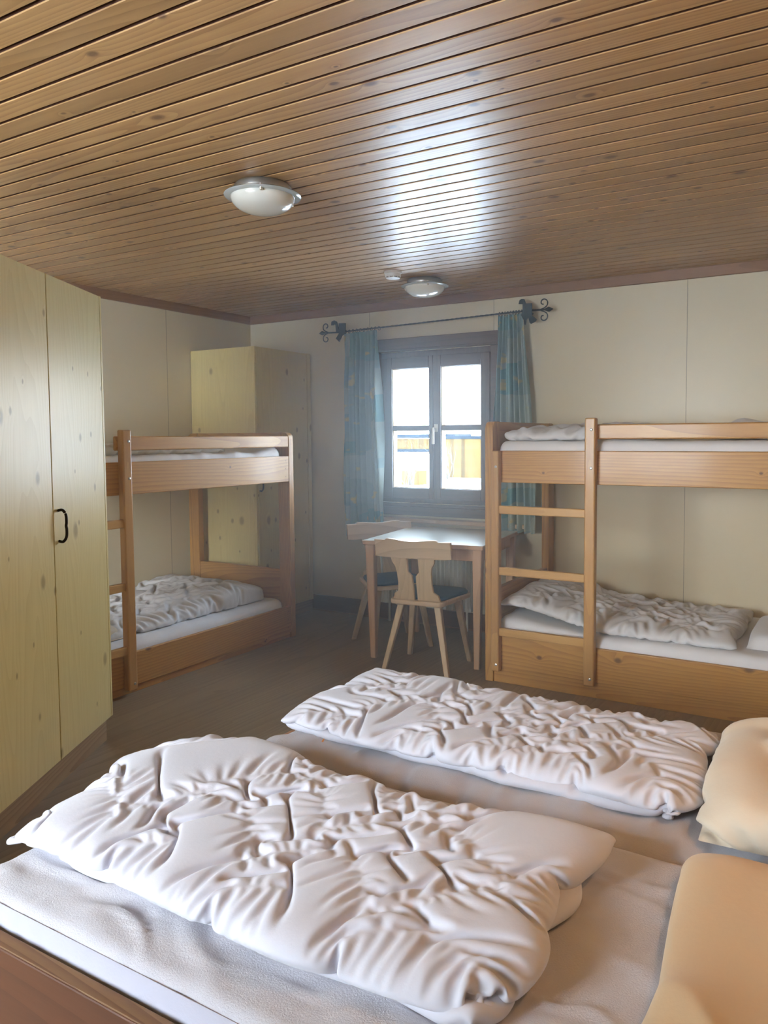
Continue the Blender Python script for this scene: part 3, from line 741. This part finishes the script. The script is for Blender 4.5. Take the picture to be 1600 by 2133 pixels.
mf = mattress('far mattress of the double bed with a ribbed rounded sheet edge', (-1.715, 1.812, .226), 0, 1.97, .90, BZ-.232, .10, 'terry', .011, .007, .03, 9, extra=lambda X, Y: (.009*(1-np.abs(2*fbm(X*15+.6*np.sin(Y*14), Y*2+X, 77, 2)))**2*np.exp(-((Y-.10)/.08)**2)))
a = MB().prism([(.135, .135), (.23, .118), (.205, .165), (.15, .17)], lambda u, v, w: (u, v, w), BZ-.231, BZ-.226); a.build('orange_label', 'orange', mf)

NS = dict(steps=110)
t_ = thing('duvet', 'folded white quilted duvet in the foreground on the near mattress', 'duvet', (-1.80, 1.06, BZ+.006), 0, None)
Pq = quilt(1.265, .585, .064, .0072, 1.19, meander(1.265, .585, 3, 7, .34, .085), .022, seed=6, press=.19, noise=.012, stitch=.5, steps=150)
def warp_near(Q):
    x, y_ = Q[..., 0].copy(), Q[..., 1].copy()
    s = np.clip((.14-x)/.14, 0, 1); Q[..., 2] += .022-.026*s**1.5; Q[..., 0] += .02
    Q[..., 1] += .016*np.sin(x*6.)+.02*np.clip(x-.9, 0, 1); Q[..., 0] += .03*np.sin(y_*8+1)*np.clip(1-x/.5, 0, 1)+.018*np.sin(y_*13)*np.clip((x-1.0)/.3, 0, 1)
    return Q
sheet_mesh('duvet_top', place(Pq, warp=warp_near), 'duvet', t_)
Pq = quilt(1.225, .575, .036, .012, 1.12, meander(1.25, .575, 3, 8), .010, seed=8, press=.3, steps=80)
def warp_near2(Q):
    Q[..., 0] += .055; Q[..., 1] += .004+.008*np.sin(Q[..., 0]*13); Q[..., 0] += .02*np.sin(Q[..., 1]*19)*np.clip((Q[..., 0]-1.0)/.3, 0, 1); return Q
sheet_mesh('duvet_fold', place(Pq, warp=warp_near2), 'duvet', t_)

t_ = thing('duvet', 'folded white quilted duvet lying on the far mattress', 'duvet', (-1.70, 1.955, BZ-.003), 0, None)
Pq = quilt(1.28, .55, .056, .0074, 1.19, meander(1.28, .55, 3, 14, .30, .07), .021, seed=13, press=.18, noise=.012, stitch=.5, steps=150)
def warp_far(Q):
    x, y_ = Q[..., 0].copy(), Q[..., 1].copy(); Q[..., 2] += .024; Q[..., 1] += .012*np.sin(x*7+1); Q[..., 0] += .035+.02*np.sin(y_*14)*np.clip((x-1.0)/.3, 0, 1); return Q
sheet_mesh('duvet_top', place(Pq, warp=warp_far), 'duvet', t_)
Pq = quilt(1.27, .565, .036, .012, 1.12, meander(1.27, .565, 3, 18), .010, seed=18, press=.3, steps=80)
def warp_far2(Q):
    Q[..., 0] += .03; Q[..., 1] += -.012*np.sin(Q[..., 0]*3.2-1.2)*np.clip(Q[..., 0], 0, 1)+.006*np.sin(Q[..., 0]*21); return Q
sheet_mesh('duvet_fold', place(Pq, warp=warp_far2), 'duvet', t_)

def pillow(label, loc, rot, L, W, T_, mat, seed, slack=1.06, puff=.02, res=.014, warp=None, tiltx=0, tilty=0):
    Pq = quilt(L, W, T_, res, slack, [], puff, seed=seed, press=.3, steps=90, lump=.28, pillow=True, noise=.02)
    if warp: Pq = warp(Pq)
    o = sheet_mesh('pillow', Pq, mat, None, loc, rot); o.rotation_euler = (tiltx, tilty, rot)
    return tag(o, label, 'pillow')
def pn(Q):
    x, y_ = Q[..., 0], Q[..., 1]
    rd = 1-np.abs(2*vnoise(x*4+y_*3.2+fbm(x*3, y_*3, 4), y_*2.2-x*1.2, 8)); Q[..., 2] += .016*rd**2*np.clip(Q[..., 2]/.03, 0, 1); Q[..., 0] -= .035*np.clip((.16-y_)/.16, 0, 1)*np.clip(1-x/.3, 0, 1); return Q
pillow('flat cream pillow at the head of the near mattress', (-.262, 1.13, BZ+.016), math.radians(6.5), .62, .62, .055, 'pillow', 31, 1.07, .016, .011, warp=pn)
def pw(Q):
    x, y_ = Q[..., 0], Q[..., 1]; rd = 1-np.abs(2*fbm(x*5+y_*2, y_*5-x*2, 6, 2)); Q[..., 2] += .034*rd**3*np.clip(Q[..., 2]/.04, 0, 1); Q[..., 2] += .05*np.exp(-((x-.12)/.12)**2-((y_-.45)/.2)**2)+.02*np.sin(x*9+y_*7)*(Q[..., 2] > .03); return Q
pillow('plump crumpled cream pillow at the head of the far mattress', (-.325, 1.87, BZ+.012), math.radians(2), .60, .64, .105, 'pillow_pale', 35, 1.20, .028, .011, warp=pw)

# bunk bedding
def bunkbed_things():
    # right bunk, lower
    def ex(X, Y): return .05*np.exp(-(X/.35)**2)
    mattress('lower mattress of the window-wall bunk in a lilac-white sheet', (-1.812, 3.987, .157), 0, 1.95, .925, .165, .045, 'sheet', .02, .006, .006, 21, extra=ex)
    def du(label, loc, rot, L, W, T_, mat, seed, res=.012, slack=1.17, zup=None, rows=3, press=.18, puff=.024):
        P = quilt(L, W, T_, res, slack, meander(L, W, rows, seed, .24), puff, seed=seed, press=press, steps=110, noise=.012)
        if zup: P = zup(P)
        return tag(sheet_mesh('duvet', P, mat, None, loc, rot), label, 'duvet')
    def z1(P): P[..., 2] += (.055*np.exp(-((P[..., 0]-.1)/.28)**2)+.05*np.clip(1-P[..., 0]/.6, 0, 1)); return P
    du('crumpled white duvet on the lower mattress of the window-wall bunk', (-1.79, 4.07, .325), 0, 1.22, .76, .085, 'bunk_duvet', 41, zup=z1)
    pillow('small white pillow with a pointed corner, lower level of the window-wall bunk', (-.50, 4.12, .330), 0, .60, .56, .10, 'bunk_duvet', 43)
    mattress('upper mattress of the window-wall bunk in a white sheet', (-1.812, 3.985, 1.206), 0, 1.95, .92, .170, .05, 'sheet', .02, .005, .006, 22)
    du('folded off-white duvet on the upper level of the window-wall bunk', (-1.765, 4.04, 1.378), 0, .80, .70, .085, 'bunk_duvet', 45, .016)
    def tip(Q): Q[..., 2] += .03*np.exp(-((Q[..., 0]-.1)/.08)**2-((Q[..., 1]-.1)/.2)**2); return Q
    pillow('white pillow just showing above the guard rail of the window-wall bunk', (-.66, 4.1, 1.38), 0, .62, .6, .085, 'bunk_duvet', 47, warp=tip)
    # left bunk: local x runs to +y of the room
    mattress('lower mattress of the left-wall bunk in a white sheet', (-3.502, 2.215, .110), PI/2, 1.93, .925, .165, .045, 'sheet', .02, .006, .006, 23)
    def z2(P): P[..., 2] += .055*np.exp(-((P[..., 0]-1.30)/.22)**2)*(P[..., 2] > .02)+.03*np.clip(P[..., 0]-.8, 0, 1)*(P[..., 2] > .02); return P
    du('crumpled white duvet on the lower mattress of the left-wall bunk', (-3.615, 2.50, .278), PI/2, 1.50, .78, .085, 'bunk_duvet', 51, zup=z2)
    pillow('off-white pillow behind the ladder, lower level of the left-wall bunk', (-3.58, 2.30, .285), PI/2, .58, .5, .10, 'pillow_pale', 53)
    def ex2(X, Y): return .04*np.exp(-((X-1.83)/.09)**2)+.006*np.sin(X*22)*np.exp(-((X-1.4)/.4)**2)
    mattress('upper mattress of the left-wall bunk in a white sheet', (-3.500, 2.215, 1.159), PI/2, 1.93, .92, .150, .045, 'sheet', .02, .007, .006, 24, extra=ex2)
    du('crumpled beige duvet on the upper level of the left-wall bunk', (-3.60, 2.26, 1.307), PI/2, 1.40, .76, .055, 'oldduvet', 55, .016, zup=lambda P: (P.__setitem__((Ellipsis, 2), P[..., 2]+.045*np.exp(-(P[..., 0]/.5)**2)*(P[..., 2] > .015)), P)[1])
bunkbed_things()

# ------------------------------------------------------------------ table
tb = thing('square_table', 'square beech table with a pale laminate top under the window', 'table', (-2.728, 3.972, 0), math.radians(7.6))
TWd, TDp, TZ = .795, .80, .757
tt_ = box('table_top', (0, 0, TZ-.026), (TWd, TDp, TZ-.0015), 'table', tb, .004)
box('laminate_surface', (.003, .003, TZ-.0014), (TWd-.003, TDp-.003, TZ), 'laminate_top', tt_, 0)
a = MB()
for p, q in (((.06, .04), (TWd-.06, .06)), ((.06, TDp-.06), (TWd-.06, TDp-.04)), ((.04, .06), (.06, TDp-.06)), ((TWd-.06, .06), (TWd-.04, TDp-.06))): a.box((*p, TZ-.10), (*q, TZ-.0262))
a.build('apron', 'table', tb, .002)
for sx_, sy_ in ((0, 0), (1, 0), (0, 1), (1, 1)):
    cx, cy = (.032 if not sx_ else TWd-.032), (.032 if not sy_ else TDp-.032)
    ax, ay = (1 if not sx_ else -1), (1 if not sy_ else -1)
    def sq(x0, y0, w, z): return [(x0, y0, z), (x0+ax*w, y0, z), (x0+ax*w, y0+ay*w, z), (x0, y0+ay*w, z)]
    x0, y0 = (.012 if not sx_ else TWd-.012), (.012 if not sy_ else TDp-.012)
    MB().hexa(sq(x0+ax*.022, y0+ay*.022, .036, 0), sq(x0, y0, .060, TZ-.0262)).build('leg', 'table', tb, .006)

# ------------------------------------------------------------------ chairs
def chair(label, loc, rot):
    c_ = thing('wooden_chair', label, 'chair', loc, rot, None)
    def outline(k, back=-.20, front=.22, wb_=.175, wf=.225, n=10):
        pts = []
        for cx, cy, a0, r in ((wf-.09, front-.09, 0, .09), (-(wf-.09), front-.09, PI/2, .09), (-(wb_-.05), back+.05, PI, .05), (wb_-.05, back+.05, 1.5*PI, .05)):
            for i in range(n+1): an = a0+i*PI/2/n; pts.append(((cx+r*math.cos(an))*k, (cy+r*math.sin(an)-.01)*k+.01))
        return pts
    MB().prism(outline(1), lambda u, v, w: (u, v, w), .412, .440).build('seat', 'chair', c_, .008, segs=3)
    o = outline(.93, back=-.165); a = MB(); rings_ = [(1, .4405), (1.0, .452), (.97, .459), (.9, .464), (.6, .467), (.2, .468)]
    n = len(o); vv = []
    for k_, z in rings_: vv += [(p[0]*k_, p[1]*k_+.005*(1-k_), z) for p in o]
    a.add(vv, [(i*n+j, i*n+(j+1) % n, (i+1)*n+(j+1) % n, (i+1)*n+j) for i in range(len(rings_)-1) for j in range(n)]+[tuple(range(n))[::-1], tuple(range((len(rings_)-1)*n, len(rings_)*n))])
    a.build('seat_cushion', 'seatpad', c_, smooth='all')
    tl_ = math.tan(math.radians(13))
    fy = lambda x, hgt: -.172-tl_*hgt+.35*x*x
    def slab(name, poly, th_, cols=None):
        a = MB().prism(poly, lambda u, v, w: (u, fy(u, v)+w, .440+v), -th_/2, th_/2); return a.build(name, 'chair_z', c_, .003)
    for sg in (-1, 1):
        pl = [(.010, 0), (.150, 0), (.140, .035), (.112, .055), (.107, .105), (.110, .170), (.116, .205), (.134, .232), (.140, .27), (.036, .27), (.034, .175), (.012, .150), (.010, .10)]
        pl = [(sg*p[0], p[1]) for p in pl]
        slab('back_slat', pl if sg == 1 else pl[::-1], .02)
    # crest board: curved, with notched ends
    a = MB(); xs = np.linspace(-.24, .24, 41); vv = []
    for x in xs:
        ax = abs(x); top = .372-.012*math.cos(min(ax/.155, 1)*PI/2)**2 if ax < .155 else (.372-.010*min(1, (ax-.155)/.012)); bot = .256+(.0 if ax < .20 else (ax-.20)*.12)
        for hh, off in ((bot, -.013), (top, -.013), (top, .013), (bot, .013)): vv.append((x, fy(x, hh)+off, .440+hh))
    n = len(xs)
    a.add(vv, [(i*4+k_, i*4+(k_+1) % 4, (i+1)*4+(k_+1) % 4, (i+1)*4+k_) for i in range(n-1) for k_ in range(4)]+[(0, 1, 2, 3), ((n-1)*4+3, (n-1)*4+2, (n-1)*4+1, (n-1)*4)])
    a.build('crest_board', 'chair', c_, .003)
    for sg in (-1, 1):
        for fb, ty, by, tx, bx in ((0, -.125, -.205, .115, .205), (1, .12, .185, .145, .205)):
            def q4(x, y_, w, z): return [(x-w, y_-w, z), (x+w, y_-w, z), (x+w, y_+w, z), (x-w, y_+w, z)]
            MB().hexa(q4(sg*bx, by, .0145, 0), q4(sg*tx, ty, .021, .4118)).build('leg', 'chair_z', c_, .005)
        box('seat_batten', (sg*.13-.02, -.15, .398), (sg*.13+.02, .15, .4118), 'chair', c_, .003)
    return c_
chair('wooden chair with blue seat at the near side of the table, back towards the bed', (-2.295, 4.045, 0), math.radians(7))
chair('wooden chair with blue seat standing turned at the left end of the table', (-2.765, 4.375, 0), math.radians(-126))

# ------------------------------------------------------------------ radiator
rd = thing('radiator', 'cream ribbed panel radiator on the wall under the window sill', 'radiator', (-3.17, YB-.085, 0))
a = MB(); vv = []; n = int(.76/.0041)
for i in range(n+1):
    x = .76*i/n; ph = (x/.0345) % 1; o_ = .011*(1 if ph < .5 else -1)*(1 if .08 < ph % .5 < .42 else .35)
    vv += [(x, -.012-o_*.5, .15), (x, -.012-o_*.5, .17), (x, -.012-o_, .18), (x, -.012-o_, .59), (x, -.012-o_*.5, .60), (x, -.012, .62)]
a.add(vv, [(i*6+k_, (i+1)*6+k_, (i+1)*6+k_+1, i*6+k_+1) for i in range(n) for k_ in range(5)]); a.build('ribbed_front', 'white_enamel', rd, smooth=True)
box('radiator_body', (0, 0, .15), (.76, .06, .62), 'white_enamel', rd, .004)
MB().tube([(.05, .03, .15), (.05, .03, .0)], .009, 10).build('pipe', 'white_enamel', rd); MB().tube([(.71, .03, .15), (.71, .03, .0)], .009, 10).build('pipe', 'white_enamel', rd)
MB().tube([(.79, .02, .57), (.84, .02, .57)], [.02, .018], 14).build('thermostat_valve', 'white_plastic', rd)
MB().tube([(.755, .02, .57), (.792, .02, .57)], .008, 10).build('valve_stem', 'chrome', rd)

# ------------------------------------------------------------------ assumed unseen lit reading lamp on the right wall, over the bed head
wlp = thing('assumed_wall_lamp', 'assumed small lit reading lamp, out of view on the wall over the bed head', 'lamp', (XR, 1.75, 1.72))
MB().lathe([(0, 0), (.04, 0), (.04, .012), (0, .014)], n=24).build('wall_plate', 'satin', wlp, smooth=True).rotation_euler = (0, -PI/2, 0)
MB().tube([(-.012, 0, 0), (-.06, 0, .0), (-.09, 0, -.02)], .006, 8).build('arm', 'satin', wlp)
MB().lathe([(.030, .05), (.060, -.06), (.057, -.06), (.027, .05)], (-.10, 0, -.03), 28, True).build('lamp_shade', 'parchment', wlp, smooth=True)
MB().lathe([(0, .028), (.018, .02), (.026, 0), (.018, -.02), (0, -.027)], (-.10, 0, -.035), 16).build('bulb', 'bulb', wlp, smooth=True)
ll = bpy.data.lights.new('assumed_lamp_light', 'POINT'); ll.energy = 6.0; ll.color = (1, .52, .2); ll.shadow_soft_size = .03  # assumed source, added to warm the pillows and ceiling corner
lo = bpy.data.objects.new('assumed_lamp_light', ll); COL.objects.link(lo); lo.parent = wlp; lo.location = (-.10, 0, -.075)

# ------------------------------------------------------------------ ceiling lamps and smoke detector
def lamp(label, loc):
    l_ = thing('ceiling_lamp', label, 'lamp', loc, 0, None)
    MB().lathe([(0, -.001), (.105, -.001), (.115, -.012), (.112, -.034), (.100, -.040), (0, -.040)], n=48).build('base_plate', 'satin', l_, smooth=True)
    MB().lathe([(.118, -.040), (.150, -.042), (.154, -.046), (.150, -.050), (.120, -.052)], n=56, closed=True).build('glass_rim', 'glass', l_, smooth=True)
    pr = [(.128*math.cos(q*PI/20)**.9 if q else .128, -.050-.066*math.sin(q*PI/20)) for q in range(10)]+[(.0005, -.116)]
    MB().lathe([(.121, -.041)]+pr, n=56).build('glass_bowl', 'frosted', l_, smooth=True)
    for q in range(3):
        an = q*2*PI/3-.9; x, y_ = .134*math.cos(an), .134*math.sin(an)
        MB().lathe([(0, -.036), (.006, -.036), (.006, -.060), (.003, -.063), (0, -.063)], (x, y_, 0), 12).build('clip', 'chrome', l_, smooth=True)
    return l_
lamp('round glass ceiling lamp nearer the camera, left of the middle', (-2.128, 2.418, ZC))
lamp('round glass ceiling lamp farther away beside the smoke detector', (-2.492, 4.372, ZC))
sd = thing('smoke_detector', 'small round white smoke detector on the boarded ceiling', 'smoke detector', (-2.545, 4.07, ZC))
MB().lathe([(0, 0), (.054, 0), (.054, -.012), (.049, -.016), (.049, -.030), (.042, -.042), (.0, -.044)], n=36).build('detector_body', 'white_plastic', sd, .0, smooth=True)
a = MB()
for q in range(10):
    an = q*2*PI/10; c_, s_ = math.cos(an), math.sin(an); w_ = .009
    bx, by = .0465*c_, .0465*s_
    a.add([(bx-s_*w_, by+c_*w_, -.031), (bx+s_*w_, by-c_*w_, -.031), (bx*.96+s_*w_, by*.96-c_*w_, -.039), (bx*.96-s_*w_, by*.96+c_*w_, -.039)], [(0, 1, 2, 3)])
a.build('vent_slot', 'black', sd)

# ------------------------------------------------------------------ added scatter volume imitating the lens flare round the window
m, t, b = newmat('flare_scatter'); MAT['flare_veil'] = m; t.nodes.remove(b)
vsn = t.nodes.new('ShaderNodeVolumeScatter'); vsn.inputs['Density'].default_value = .05; vsn.inputs['Anisotropy'].default_value = .55; vsn.inputs['Color'].default_value = (.75, .88, 1, 1)
t.links.new(vsn.outputs[0], t.nodes['Material Output'].inputs['Volume'])
hz = box('flare_veil', (XL+.03, 1.9, .002), (XR-.03, YB-.002, ZC-.002), 'flare_veil', bevel=0); tag(hz, 'added bluish scatter volume imitating the lens flare round the window', 'flare_veil', kind='stuff')
